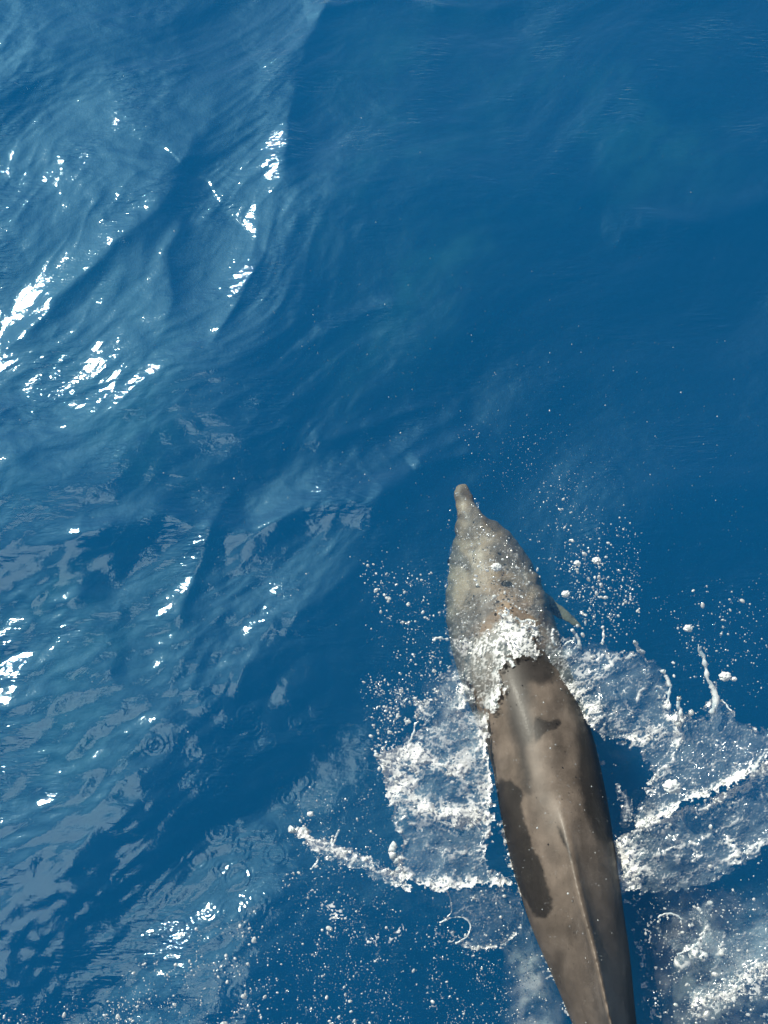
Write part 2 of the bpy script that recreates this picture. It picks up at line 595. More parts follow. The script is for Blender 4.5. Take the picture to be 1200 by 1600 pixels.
    for sgn in (1, -1):
        bm = bmesh.new(); bmesh.ops.create_uvsphere(bm, u_segments=16, v_segments=10, radius=.012)
        em = bpy.data.meshes.new('eye'); bm.to_mesh(em); bm.free(); em.materials.append(blk.m)
        e = bpy.data.objects.new('eye', em); COL.objects.link(e); e.parent = o
        e.location = ctr[ke] + side[ke] * ww[ke] * .955 * sgn - upv[ke] * ww[ke] * .2
    kb = on_axis(905)
    bm = bmesh.new(); bmesh.ops.create_uvsphere(bm, u_segments=16, v_segments=8, radius=1)
    bmesh.ops.scale(bm, vec=(.010, .004, .003), verts=bm.verts)
    em = bpy.data.meshes.new('blowhole'); bm.to_mesh(em); bm.free(); em.materials.append(blk.m)
    e = bpy.data.objects.new('blowhole', em); COL.objects.link(e); e.parent = o
    e.location = ctr[kb] + upv[kb] * ww[kb] * .985
    return o


DARK = [
    ([(770, 1225), (792, 1214), (824, 1240), (817, 1262), (820, 1285), (831, 1315), (842, 1345), (854, 1375), (864, 1405), (863, 1418), (850, 1442), (825, 1425), (795, 1352), (768, 1262)], 3),
    ([(772, 1000), (856, 1000), (872, 1062), (846, 1072), (826, 1066), (828, 1100), (836, 1125), (836, 1152), (823, 1172), (830, 1210), (832, 1245), (818, 1240), (812, 1200), (806, 1160), (792, 1130), (786, 1075), (780, 1040)], 11),
    ([(836, 1115), (858, 1128), (868, 1120), (880, 1124), (872, 1140), (852, 1142), (840, 1165), (830, 1150)], 3),
    ([(876, 1070), (896, 1110), (904, 1150), (900, 1210), (916, 1270), (930, 1320), (975, 1330), (960, 1225), (940, 1150), (905, 1075)], 9),
    ([(950, 1320), (964, 1370), (972, 1424), (979, 1500), (982, 1620), (1020, 1640), (1015, 1480), (985, 1330)], 6),
    ([(872, 1288), (878, 1296), (890, 1330), (892, 1350), (882, 1330)], 3),  # cast shadow of the dorsal fin, painted into the skin colour
]
dolphin = build_dolphin()



# ------------------------------------------------------------------ the sail of the photographer's boat (out of frame, seen mirrored in the sea)
def build_sail():
    t = NT('white_sailcloth')
    co = t.n('TexCoord').outputs['Object']
    nz = t.n('TexNoise', ins={'Vector': co, 'Scale': 3, 'Detail': 4}).outputs[0]
    cr = t.ramp(nz, [(.3, (.88, .93, .93)), (.7, (.95, .98, .98))])
    d = t.n('BsdfDiffuse', ins={'Color': cr}); tl = t.n('BsdfTranslucent', ins={'Color': cr})
    t.link(t.mix(.95, d.outputs[0], tl.outputs[0]), t.out.inputs['Surface'])

    def mirrored(px, py, z):
        p = unproj(px, py, 0)
        return np.array([p[0] * (1 + z / CAM_H), p[1] * (1 + z / CAM_H), z])
    tack, clew, head = mirrored(315, 930, 6.4), mirrored(500, 1800, 10.5), mirrored(-270, 1760, 7.4)
    n = 40
    V, ids = [], {}
    for i in range(n + 1):
        for j in range(n + 1 - i):
            a, b = i / n, j / n
            c = 1 - a - b
            p = tack * c + clew * a + head * b
            belly = 27 * a * b * c
            p = p + np.array([.25, -.5, .35]) * belly * .9
            ids[i, j] = len(V); V.append(p)
    F = []
    for i in range(n):
        for j in range(n - i):
            F.append((ids[i, j], ids[i + 1, j], ids[i, j + 1]))
            if i + j < n - 1:
                F.append((ids[i + 1, j], ids[i + 1, j + 1], ids[i, j + 1]))
    o = mesh_np('headsail', V, np.array(F), t.m)
    md = o.modifiers.new('cloth', 'SOLIDIFY'); md.thickness = .004
    tag(o, 'white triangular headsail mirrored as broken grey patches in the water at lower left', 'sail')
    rp = NT('rope'); b = rp.n('BsdfPrincipled', ins={'Base Color': (.5, .5, .48, 1), 'Roughness': .7}); rp.link(b.outputs[0], rp.out.inputs['Surface'])
    for nm, a, b in (('luff_rope', tack, head), ('foot_rope', tack, clew), ('leech_rope', clew, head)):
        vv, ff = tube(np.linspace(a, b, 12), np.full(12, .012), 8)
        mesh_np(nm, vv, ff, rp.m, o)


def tube(pts, rad, k=8):
    pts = np.asarray(pts, float); n = len(pts)
    tg = np.gradient(pts, axis=0); tg /= np.linalg.norm(tg, axis=1)[:, None] + 1e-12
    ref = np.array([.13, .21, .97])
    s = np.cross(tg, ref); s /= np.linalg.norm(s, axis=1)[:, None] + 1e-12
    u = np.cross(s, tg)
    a = np.linspace(0, 2 * np.pi, k, endpoint=False)
    V = (pts[:, None] + (s[:, None] * np.cos(a)[None, :, None] + u[:, None] * np.sin(a)[None, :, None]) * np.asarray(rad)[:, None, None]).reshape(-1, 3)
    idx = np.arange(n * k).reshape(n, k)
    F = np.stack([idx[:-1], np.roll(idx[:-1], -1, 1), np.roll(idx[1:], -1, 1), idx[1:]], -1).reshape(-1, 4)
    return V, F


build_sail()


# ------------------------------------------------------------------ white water
def foam_mat(name='foam', bright=.94):
    """froth where the attribute foam is 1, a thin clear film of water where it is 0"""
    t = NT(name)
    f = t.attr('foam'); a = t.attr('cover')
    co = t.n('TexCoord').outputs['Object']
    nz = t.n('TexNoise', ins={'Vector': co, 'Scale': 160.0, 'Detail': 3.0}).outputs[0]
    bp = t.n('Bump', ins={'Height': nz, 'Distance': .0012, 'Strength': .5}).outputs[0]
    wd = t.n('BsdfDiffuse', ins={'Color': (bright, bright, bright * .98, 1), 'Normal': bp}).outputs[0]
    wt = t.n('BsdfTranslucent', ins={'Color': (bright, bright, bright, 1)}).outputs[0]
    wg = t.n('BsdfGlossy', ins={'Roughness': .22, 'Normal': bp}).outputs[0]
    white = t.mix(.12, t.mix(.18, wd, wt), wg)
    geo = t.n('NewGeometry')
    dt = t.n('VectorMath', operation='DOT_PRODUCT', ins={0: geo.outputs['Incoming'], 1: geo.outputs['Normal']})
    fr = t.math('ADD', t.math('MULTIPLY', t.math('POWER', t.math('SUBTRACT', 1.0, t.math('ABSOLUTE', dt.outputs['Value']), True), 4.0), .7), .028)
    tr = t.n('BsdfTransparent', ins={'Color': (.97, .99, 1, 1)}).outputs[0]
    gl = t.n('BsdfGlossy', ins={'Roughness': .05}).outputs[0]
    film = t.mix(fr, tr, gl)
    milk = t.n('BsdfDiffuse', ins={'Color': (.66, .85, .90, 1)}).outputs[0]
    film = t.mix(a, film, milk)
    t.link(t.mix(f, film, white), t.out.inputs['Surface'])
    return t.m


FOAM = foam_mat()


def drop_mat():
    t = NT('water_drop')
    wd = t.n('BsdfDiffuse', ins={'Color': (.93, .95, .92, 1)}).outputs[0]
    wt = t.n('BsdfTranslucent', ins={'Color': (.95, .95, .95, 1)}).outputs[0]
    gl = t.n('BsdfGlossy', ins={'Roughness': .08}).outputs[0]
    tr = t.n('BsdfTransparent').outputs[0]
    t.link(t.mix(.22, t.mix(.22, t.mix(.35, wd, wt), tr), gl), t.out.inputs['Surface'])
    return t.m


DROP = drop_mat()

# top of the dolphin from above, for froth that lies on its back
_dm = dolphin.data
_co = np.empty(len(_dm.vertices) * 3, np.float32); _dm.vertices.foreach_get('co', _co); _co = _co.reshape(-1, 3)
CELL = .012
_gx0, _gy0 = -0.6, -0.4
_gw, _gh = 220, 260
BACK = np.full((_gh, _gw), -1.0)
_ix = np.clip(((_co[:, 0] - _gx0) / CELL).astype(int), 0, _gw - 1); _iy = np.clip(((_co[:, 1] - _gy0) / CELL).astype(int), 0, _gh - 1)
np.maximum.at(BACK, (_iy, _ix), _co[:, 2])


def back_at(x, y):
    ix = ((np.asarray(x) - _gx0) / CELL).astype(int); iy = ((np.asarray(y) - _gy0) / CELL).astype(int)
    ok = (ix >= 0) & (ix < _gw) & (iy >= 0) & (iy < _gh)
    return np.where(ok, BACK[np.clip(iy, 0, _gh - 1), np.clip(ix, 0, _gw - 1)], -1.0)


def froth(name, poly, zfun, ridges=(), zones=(), holes=(), base=.2, rim=.8, rimw=7, film=.12, lines=.5, seed=0, step=1.6, flow=0, stretch=1.6, soft=.08, ragged=8, tear=None,
          warp=6, fingers=10, relief=.010, gate=None, label=None, cat='splash', group=None, kind=None, mat=None, parent=None):
    """a sheet of broken water: outline, height, white ridges, milky zones and torn holes are given in photograph measure"""
    poly = chaikin(poly, 1, True)
    x0, y0 = poly.min(0) - 14; x1, y1 = poly.max(0) + 14
    xs, ys = np.arange(x0, x1, step), np.arange(y0, y1, step)
    X, Y = np.meshgrid(xs, ys)
    wx = X + warp * fbm(X * .035, Y * .035, seed + 1, 3) + warp * .35 * fbm(X * .16, Y * .16, seed + 2, 2)
    wy = Y + warp * fbm(X * .035 + 9, Y * .035, seed + 3, 3) + warp * .35 * fbm(X * .16 + 9, Y * .16, seed + 4, 2)
    sd = sdpoly(wx, wy, poly) + fingers * np.clip(fbm(X * .055, Y * .055, seed + 5, 3), -.6, .6) * .5 + ragged * fbm(X * .10, Y * .10, seed + 6, 3)
    for hp in holes:
        hp = chaikin(hp, 2, True)
        sd = np.minimum(sd, -sdpoly(X * .5 + wx * .5, Y * .5 + wy * .5, hp))
    if tear:
        sd = np.minimum(sd, 70 * (fbm(X * .021, Y * .021, seed + 50, 3) + tear))
    fa = math.radians(flow); cf, sf = math.cos(fa), math.sin(fa)
    ux, uy = (wx * cf + wy * sf) / stretch, -wx * sf + wy * cf
    low = ridged(ux * .060, uy * .060, seed + 10, 2, 3.2)
    tex = .50 * low + .38 * ridged(ux * .135, uy * .135, seed + 11, 2, 3) + .10 * fbm(X * .28, Y * .28, seed + 12, 2)
    ql = np.quantile(tex, np.linspace(0, 1, 101))
    tex = np.interp(tex, ql, np.linspace(0, 1, 101))              # share of the area below this value
    b = np.full(X.shape, float(base) * .7); hgt = np.zeros(X.shape)
    for pts, wd, st in ridges:
        p = chaikin(pts, 2)
        d, run = polydist(wx, wy, p)
        e = np.exp(-(d / wd) ** 2)
        b += st * e; hgt += .012 * min(st, 1) * e * (wd / 10) ** .5
    for zp, lv, sf_ in zones:
        b += .80 * lv * sstep(-sf_, sf_, sdpoly(wx, wy, chaikin(zp, 2, True)))
    er = np.exp(-(np.clip(sd, 0, 99) / rimw) ** 2)
    b += rim * er * (.10 + 1.0 * sstep(-.35, .25, fbm(X * .04, Y * .04, seed + 15, 2)))
    hgt += .010 * er
    ln = np.zeros(X.shape)
    for k, (fq, wdt) in enumerate(((.018, .022), (.034, .030), (.06, .045))):
        n = perlin(wx * fq, wy * fq * 1.3, seed + 20 + k)
        ln = np.maximum(ln, np.clip(1 - np.abs(n) / wdt, 0, 1) * sstep(-.1, .3, perlin(X * .03, Y * .03, seed + 24 + k)))
    b = b * (.80 + .5 * fbm(X * .03, Y * .03, seed + 40, 2))
    b = np.clip(b, -.2, 1.15)
    foam = sstep(-soft, soft, b - (1 - tex)) * np.clip(.16 + 1.15 * b, .14, .98)
    foam = np.maximum(foam, .95 * lines * ln ** .8 * (.4 + .6 * sstep(-.2, .4, fbm(X * .08, Y * .08, seed + 28, 2))))  # froth filaments, and glints on the film's folds painted as white lines
    speck = sstep(.50, .72, perlin(X * .33, Y * .33, seed + 30)) * sstep(.0, .5, b + .2)
    foam = np.maximum(foam, .8 * speck)
    cover = np.clip(.27 * film * (.55 + .9 * np.clip(fbm(X * .02, Y * .02, seed + 33, 3) + .5, 0, 1)) + .08 * np.clip(b, 0, 1), 0, .6) * sstep(0, 9, sd)
    foam = foam * sstep(-1, 3, sd)
    z = zfun(X, Y) + hgt + relief * .34 * (low - .5) * (.15 + .9 * np.clip(b, 0, 1.1)) + relief * .10 * (tex - .5) + relief * .8 * fbm(X * .028, Y * .028, seed + 35, 2) + .004 * ln
    P = unproj(X, Y, 0.0)
    k = (CAM_H - z) / CAM_H
    V = np.stack([P[..., 0] * k, P[..., 1] * k, z], -1).reshape(-1, 3)
    idx = np.arange(X.size).reshape(X.shape)
    ins = sd > 0
    if gate is not None:
        ins &= gate(X, Y, foam, b, tex)
    q = ins[:-1, :-1] & ins[:-1, 1:] & ins[1:, 1:] & ins[1:, :-1]
    F = np.stack([idx[1:, :-1], idx[1:, 1:], idx[:-1, 1:], idx[:-1, :-1]], -1)[q]
    used = np.unique(F); re = np.full(X.size, -1); re[used] = np.arange(len(used))
    o = mesh_np(name, V[used], re[F], mat or FOAM, parent, attrs={'foam': foam.ravel()[used], 'cover': cover.ravel()[used]})
    tag(o, label, cat if kind != 'stuff' else None, group, kind)
    SHEETS.append((used, V, foam.ravel(), b.ravel()))
    return o


SHEETS, PARENT = [], {}


def ramp_from(line, z0, z1, reach, power=1.0):
    """height rising with distance from a line at the foot of the sheet"""
    p = chaikin(line, 2)

    def f(X, Y):
        d, _ = polydist(X, Y, p)
        return z0 + (z1 - z0) * np.clip(d / reach, 0, 1.3) ** power
    return f


def on_sea(lift=.005):
    def f(X, Y):
        P = unproj(X, Y, 0.0)
        return sea_at(P[..., 0], P[..., 1]) + lift
    return f


def on_back(lift=.02, smooth=14):
    def f(X, Y):
        P = unproj(X, Y, .05)
        z = np.maximum(back_at(P[..., 0], P[..., 1]), sea_at(P[..., 0], P[..., 1]))
        k = np.ones(smooth) / smooth
        for ax in (0, 1):
            z = np.apply_along_axis(lambda v: np.convolve(np.pad(v, (smooth // 2, smooth - 1 - smooth // 2), mode='edge'), k, 'valid'), ax, z)
        return z + lift
    return f


# the curtain thrown up on the left
PARENT['curtain'] = froth('splash_sheet', [(765, 1100), (700, 1112), (672, 1128), (640, 1150), (612, 1165), (590, 1178), (598, 1200), (600, 1240), (614, 1280), (630, 1318),
                       (620, 1340), (615, 1368), (640, 1384), (690, 1392), (750, 1380), (800, 1384), (812, 1400), (806, 1378), (770, 1362), (752, 1340), (766, 1315), (774, 1270), (768, 1220), (764, 1160)],
      ramp_from([(765, 1090), (772, 1250), (765, 1320), (800, 1390)], .03, .16, 190, .8),
      ridges=[([(590, 1182), (606, 1215), (630, 1245), (665, 1268), (705, 1280), (745, 1276)], 17, 1.25), ([(600, 1178), (640, 1172), (690, 1195), (720, 1205)], 15, .85),
              ([(618, 1332), (625, 1365), (660, 1385), (720, 1382), (800, 1386)], 13, .95), ([(604, 1230), (615, 1275), (632, 1320)], 6, .6), ([(628, 1278), (660, 1296)], 5, .6),
              ([(670, 1322), (705, 1338), (745, 1328)], 5, .55), ([(752, 1120), (770, 1200), (772, 1280), (758, 1330)], 14, .40)],
      zones=[([(640, 1150), (700, 1105), (765, 1100), (770, 1260), (735, 1290), (700, 1190)], .42, 14), ([(592, 1180), (665, 1160), (655, 1245), (612, 1230)], .75, 14)],
      base=.10, rim=.45, rimw=6, film=.26, seed=100, flow=-155, stretch=1.7, relief=.016, label='white curtain of thrown water along the left flank of the dolphin')
# long arm reaching to the left
PARENT['jet'] = froth('splash_jet', [(452, 1296), (470, 1296), (500, 1312), (530, 1318), (570, 1334), (600, 1352), (628, 1366), (650, 1392), (610, 1388), (575, 1364), (520, 1346), (495, 1336), (475, 1318)],
      ramp_from([(640, 1380), (640, 1381)], .13, .20, 200, 1), ridges=[([(460, 1302), (520, 1328), (580, 1350), (640, 1384)], 9, .75)], base=.25, rim=.6, rimw=5, film=.3, seed=140, flow=205, stretch=2, warp=4,
      fingers=7, step=1.3, label='thin white jet of water reaching out to the left of the dolphin')
# clear dome with a torn edge
PARENT['dome'] = froth('splash_dome', [(690, 1392), (760, 1382), (815, 1392), (822, 1425), (812, 1455), (790, 1478), (755, 1490), (722, 1482), (700, 1468), (690, 1440)],
      ramp_from([(822, 1390), (812, 1460), (760, 1488)], .02, .09, 80, .6), ridges=[([(812, 1455), (790, 1478), (755, 1488), (715, 1474)], 6, .55), ([(740, 1405), (775, 1400), (800, 1420)], 5, .35)],
      holes=[[(672, 1398), (700, 1398), (706, 1418), (702, 1432), (690, 1438), (660, 1452), (650, 1420)], [(690, 1440), (712, 1430), (730, 1436), (736, 1452), (724, 1468), (700, 1474), (680, 1462)]],
      base=.02, rim=.5, rimw=3.5, film=.20, seed=160, flow=200, stretch=1.3, warp=4, fingers=4, label='clear bluish dome of water with torn holes at the left flank')
# froth over the shoulder, where the back breaks the surface
PARENT['shoulder'] = froth('splash_sheet', [(705, 1000), (722, 985), (745, 990), (765, 975), (785, 958), (800, 962), (815, 968), (835, 966), (845, 985), (838, 1012), (842, 1028), (828, 1032), (800, 1028), (786, 1030), (790, 1055), (786, 1085),
                       (778, 1108), (765, 1112), (745, 1100), (735, 1075), (700, 1062), (698, 1030)],
      on_back(.008), ridges=[([(790, 965), (800, 1000), (835, 975)], 16, .5), ([(720, 1010), (770, 1010), (830, 1022)], 17, .45), ([(785, 1040), (780, 1080), (768, 1105)], 12, .55)],
      zones=[([(770, 975), (840, 970), (838, 1028), (780, 1028)], .4, 10)], base=.22, rim=.25, rimw=6, film=.22, seed=180, flow=80, stretch=1.5, fingers=16, warp=8, relief=.012, label='dense white froth breaking over the shoulders behind the submerged head')
# lace to the left of the shoulder
froth('splash_sheet', [(640, 1130), (655, 1100), (680, 1075), (695, 1045), (720, 1050), (745, 1075), (740, 1100), (700, 1110), (670, 1128)],
      on_sea(.02), ridges=[([(650, 1125), (690, 1060)], 8, .4), ([(735, 1065), (720, 1105)], 8, .4)], base=.30, rim=.2, film=.16, seed=200, fingers=22, warp=10, label='ragged lace of foam left of the shoulders above the white curtain')
# the crown on the right, upper half
PARENT['crown'] = froth('splash_sheet', [(846, 1018), (858, 1003), (870, 1012), (885, 1004), (905, 1010), (930, 1000), (950, 1012), (962, 1022), (985, 1016), (1000, 1014), (1020, 1032), (1030, 1050), (1044, 1062), (1047, 1085), (1042, 1105),
                       (1060, 1112), (1078, 1122), (1100, 1118), (1108, 1095), (1112, 1070), (1122, 1075), (1128, 1100), (1140, 1102), (1152, 1122), (1172, 1136), (1215, 1138), (1230, 1160), (1210, 1182), (1150, 1226), (1090, 1248),
                       (1030, 1280), (985, 1300), (990, 1262), (1012, 1232), (1020, 1210), (1005, 1178), (985, 1165), (950, 1158), (925, 1140), (900, 1112), (880, 1085), (858, 1068), (846, 1046)],
      ramp_from([(850, 1040), (890, 1085), (930, 1150), (1000, 1170), (985, 1290)], .05, .30, 230, .85),
      ridges=[([(850, 1060), (885, 1085), (920, 1095), (930, 1130)], 13, .65), ([(905, 1085), (930, 1065), (960, 1030), (985, 1022)], 8, .35), ([(1000, 1014), (1020, 1050), (1000, 1085), (975, 1130)], 4, .5),
              ([(985, 1160), (1030, 1145), (1060, 1116)], 13, .5), ([(1062, 1115), (1062, 1150), (1050, 1190), (1020, 1225), (995, 1260)], 7, .55), ([(1215, 1172), (1150, 1222), (1090, 1246), (1030, 1276), (975, 1305)], 10, .95),
              ([(1043, 1064), (1046, 1085), (1042, 1106)], 5, .6), ([(1060, 1114), (1095, 1118), (1110, 1095), (1116, 1072)], 8, .75), ([(1128, 1092), (1152, 1122), (1180, 1138)], 4, .6)],
      zones=[([(850, 1020), (900, 1010), (960, 1020), (940, 1060), (920, 1110), (880, 1080)], .36, 14), ([(905, 1090), (950, 1085), (1000, 1130), (1050, 1120), (1040, 1150), (985, 1165), (940, 1150)], .34, 14)],
      base=.06, rim=.42, rimw=5, film=.22, lines=.75, seed=220, flow=-38, stretch=2.0, relief=.018, label='tall crown of thrown water spreading from the right shoulder of the dolphin')
# the crown on the right, lower half
froth('splash_sheet', [(945, 1330), (965, 1308), (1010, 1285), (1060, 1262), (1100, 1250), (1150, 1226), (1215, 1172), (1240, 1200), (1240, 1290), (1200, 1325), (1165, 1352), (1130, 1366), (1100, 1384), (1075, 1392), (1040, 1398), (1005, 1392), (980, 1400), (958, 1380)],
      ramp_from([(950, 1310), (985, 1400), (1040, 1410)], .03, .20, 210, .85),
      ridges=[([(960, 1316), (1010, 1290), (1060, 1268), (1100, 1256), (1150, 1236), (1215, 1180)], 13, .85), ([(965, 1330), (985, 1350), (985, 1385)], 20, .75), ([(1000, 1345), (1050, 1330), (1100, 1312), (1150, 1285)], 4, .45),
              ([(1000, 1370), (1060, 1372), (1110, 1355), (1160, 1330), (1220, 1300)], 6, .42), ([(1140, 1318), (1150, 1345)], 9, .6), ([(1060, 1340), (1100, 1338)], 6, .35)],
      zones=[([(950, 1320), (1000, 1310), (1010, 1360), (985, 1395), (960, 1375)], .5, 12)], base=.04, rim=.32, rimw=4, film=.24, lines=.7, seed=260, flow=-28, stretch=2.3, relief=.018,
      label='lower sheet of splashed water right of the dorsal fin with a thick white root')
# the small jet between body and crown
froth('splash_jet', [(962, 1222), (972, 1230), (985, 1245), (990, 1262), (985, 1290), (965, 1305), (972, 1270), (966, 1245)], ramp_from([(975, 1300), (976, 1300)], .06, .12, 80), base=.5, rim=.3, rimw=4, film=.2, seed=300, flow=70, stretch=2.0, step=1.3,
      warp=5, fingers=8, label='short white spurt beside the right flank below the crown')
# torn film at the lower right
PARENT['film'] = froth('splash_sheet', [(1020, 1440), (1035, 1425), (1060, 1425), (1090, 1410), (1110, 1395), (1118, 1415), (1105, 1445), (1135, 1452), (1165, 1445), (1195, 1425), (1240, 1410), (1240, 1470), (1215, 1520), (1180, 1535), (1150, 1560), (1110, 1578), (1075, 1572), (1070, 1555), (1085, 1530), (1110, 1520), (1105, 1480), (1060, 1490), (1040, 1480)],
      ramp_from([(1020, 1450), (1075, 1570)], .02, .12, 150, .8), holes=[[(1030, 1432), (1050, 1430), (1066, 1440), (1068, 1452), (1052, 1462), (1036, 1458)], [(1072, 1438), (1092, 1436), (1096, 1452), (1076, 1462)]],
      ridges=[([(1105, 1450), (1095, 1470), (1060, 1490)], 5, .5), ([(1080, 1568), (1120, 1560), (1160, 1535), (1190, 1515)], 12, .7), ([(1128, 1458), (1126, 1490), (1112, 1520)], 5, .4), ([(1165, 1446), (1190, 1420)], 8, .5)],
      base=.06, rim=.45, rimw=4, film=.26, lines=.5, seed=320, flow=-30, stretch=1.6, relief=.014, label='torn film of water with round holes at the lower right behind the crown')


def ico(sub):
    bm = bmesh.new(); bmesh.ops.create_icosphere(bm, subdivisions=sub, radius=1)
    bm.verts.ensure_lookup_table()
    v = np.array([q.co[:] for q in bm.verts]); f = np.array([[q.index for q in fc.verts] for fc in bm.faces])
    bm.free()
    return v, f


# thin wash of water and bubbles running over the submerged head
froth('foam', [(712, 762), (735, 765), (760, 815), (800, 850), (835, 910), (850, 960), (840, 1000), (700, 1010), (690, 940), (702, 860), (714, 815)], on_sea(.006), base=.02, rim=0, film=.10, lines=.45, seed=640, flow=75, stretch=2.2,
      zones=[([(700, 960), (850, 950), (850, 1020), (700, 1020)], .18, 30), ([(755, 870), (800, 870), (790, 960), (760, 960)], .10, 14)], kind='stuff', warp=9, fingers=14, relief=.006)
froth('splash_sheet', [(838, 962), (862, 975), (880, 992), (905, 1002), (900, 1025), (870, 1030), (850, 1040), (838, 1020)], ramp_from([(845, 1030), (846, 1031)], .05, .10, 60), base=.25, rim=.3, rimw=4, film=.2, seed=660, flow=-40,
      label='small patch of froth joining the shoulder foam to the right crown')
# strands and blobs of water drawn out of the crests
def strand(parent, pts, r0, r1, z0, z1, seed, beads=True):
    p = chaikin(pts, 3)
    n = len(p); f = np.linspace(0, 1, n)
    p = p + np.stack([fbm(f * 5, f * 0 + seed, 900, 2), fbm(f * 5, f * 0 + seed, 901, 2)], -1) * r0 * .8
    z = z0 + (z1 - z0) * f
    P = unproj(p[:, 0], p[:, 1], 0); k = (CAM_H - z) / CAM_H
    Q = np.stack([P[:, 0] * k, P[:, 1] * k, z], -1)
    rad = .72 * (r0 + (r1 - r0) * f) * (1 + .75 * np.clip(fbm(f * (5 + n / 7), f * 0 + seed * 1.7, 902, 2), -.7, 1))
    rad[-3:] *= [1.3, 1.45, .8]; rad[-1] = .15
    V, F = tube(Q, np.clip(rad, .4, 99) * CAM_H * .00052, 10)
    V = V + .0012 * np.stack([fbm(V[:, 0] * 90, V[:, 1] * 90, 903, 2)] * 3, -1) * r0 * .5
    m = np.clip(.55 + .7 * fbm(V[:, 0] * 60, V[:, 1] * 60, 904, 2), 0, 1)
    return mesh_np('water_strand', V, F, FOAM, parent, attrs={'foam': m, 'cover': np.full(len(V), .3)})


for pts, r0, r1, z0, z1, par in [
        ([(1113, 1118), (1116, 1085), (1108, 1055), (1099, 1028), (1094, 1007)], 6.5, 2.2, .26, .36, 'crown'), ([(868, 1008), (861, 996), (865, 982)], 3.5, 2.4, .10, .13, 'crown'),
        ([(907, 1012), (902, 996), (893, 984)], 3.6, 2.4, .14, .18, 'crown'), ([(882, 1008), (890, 1000), (896, 1003), (899, 994)], 2, 1.2, .12, .16, 'crown'), ([(940, 1006), (944, 992), (942, 980)], 2.8, 2, .17, .2, 'crown'),
        ([(1003, 1020), (996, 1010), (990, 1003)], 4, 2.6, .22, .26, 'crown'), ([(1044, 1106), (1047, 1082), (1044, 1062), (1036, 1048)], 4.5, 3, .22, .26, 'crown'), ([(1064, 1116), (1060, 1102), (1061, 1090)], 4, 2.4, .22, .25, 'crown'),
        ([(1128, 1094), (1134, 1100), (1142, 1110)], 1.8, 1.2, .26, .27, 'crown'), ([(1215, 1190), (1196, 1200), (1186, 1212), (1176, 1204), (1184, 1192)], 4.5, 3, .2, .22, 'crown'),
        ([(630, 1368), (624, 1350), (614, 1338), (616, 1322)], 7, 6.5, .10, .14, 'curtain'), ([(606, 1190), (594, 1184), (588, 1176)], 6, 3.4, .14, .17, 'curtain'), ([(640, 1160), (644, 1146), (652, 1128)], 3, 1.6, .1, .13, 'curtain'),
        ([(640, 1262), (668, 1279), (700, 1288)], 2.2, 1.2, .12, .1, 'curtain'),
        ([(480, 1300), (466, 1297), (454, 1297)], 6, 4.5, .19, .21, 'jet'), ([(520, 1320), (524, 1308), (530, 1298)], 2.4, 1.4, .16, .2, 'jet'), ([(498, 1338), (494, 1350), (486, 1358)], 2.4, 1.6, .16, .15, 'jet'),
        ([(696, 1390), (704, 1404), (707, 1420), (700, 1434), (688, 1442)], 1.5, 1.3, .08, .05, 'dome'), ([(688, 1442), (708, 1432), (728, 1434), (738, 1448), (730, 1464), (712, 1474)], 1.5, 1.3, .05, .04, 'dome'),
        ([(790, 1028), (798, 1034), (803, 1043)], 4, 4.2, .075, .085, 'shoulder'), ([(700, 1000), (684, 996), (678, 1000)], 2.2, 3, .03, .05, 'shoulder'),
        ([(785, 962), (796, 958), (790, 950)], 2.6, 1.8, .06, .09, 'shoulder'), ([(836, 972), (826, 968), (818, 972), (806, 966)], 2.6, 2, .07, .08, 'shoulder'),
        ([(1028, 1434), (1034, 1428), (1052, 1427), (1066, 1436)], 1.5, 1.2, .04, .05, 'film'), ([(1058, 1492), (1084, 1480), (1098, 1464), (1104, 1450)], 2, 1.4, .05, .05, 'film')]:
    strand(PARENT[par], pts, r0, r1, z0, z1, len(pts) + r0 * 3 + pts[0][0] * .01)


def clump(px, py, z, r, label, seed):
    """an irregular lump of froth in the air"""
    v, f = ico(4)
    n = .34 * fbm(v[:, 0] * 2.1 + seed, v[:, 1] * 2.1 + v[:, 2] * 1.7, seed, 3)
    c = unproj(px, py, z)
    V = v * (1 + n)[:, None] * r * CAM_H * .00052 * np.array([1.15, .9, .8])
    o = mesh_np('froth_lump', V, f, FOAM, attrs={'foam': np.clip(.8 + n, 0, 1), 'cover': np.full(len(v), .4)})
    o.location = c
    tag(o, label, 'splash')


clump(1050, 1229, .24, 11, 'white ball of froth floating in the clear film of the right crown', 3)
clump(1133, 1057, .34, 7.5, 'largest white lump in the air beside the tip of the upright jet', 5)
clump(1147, 1061, .34, 3.6, 'small round lump just right of the largest lump by the upright jet', 6)
clump(1075, 982, .32, 6, 'slanting white lump high above the right crown', 9)
clump(485, 1272, .16, 4, 'small lump of froth floating off the tip of the left jet', 8)
clump(776, 886, .015, 8, 'bright white lump of froth on the crown of the submerged head', 12)
clump(884, 928, .2, 6, 'white lump of spray right of the flipper', 14)
clump(902, 880, .2, 5, 'upper white lump of spray right of the head', 15)
clump(932, 876, .22, 6, 'elongated lump of spray farthest right of the head', 16)


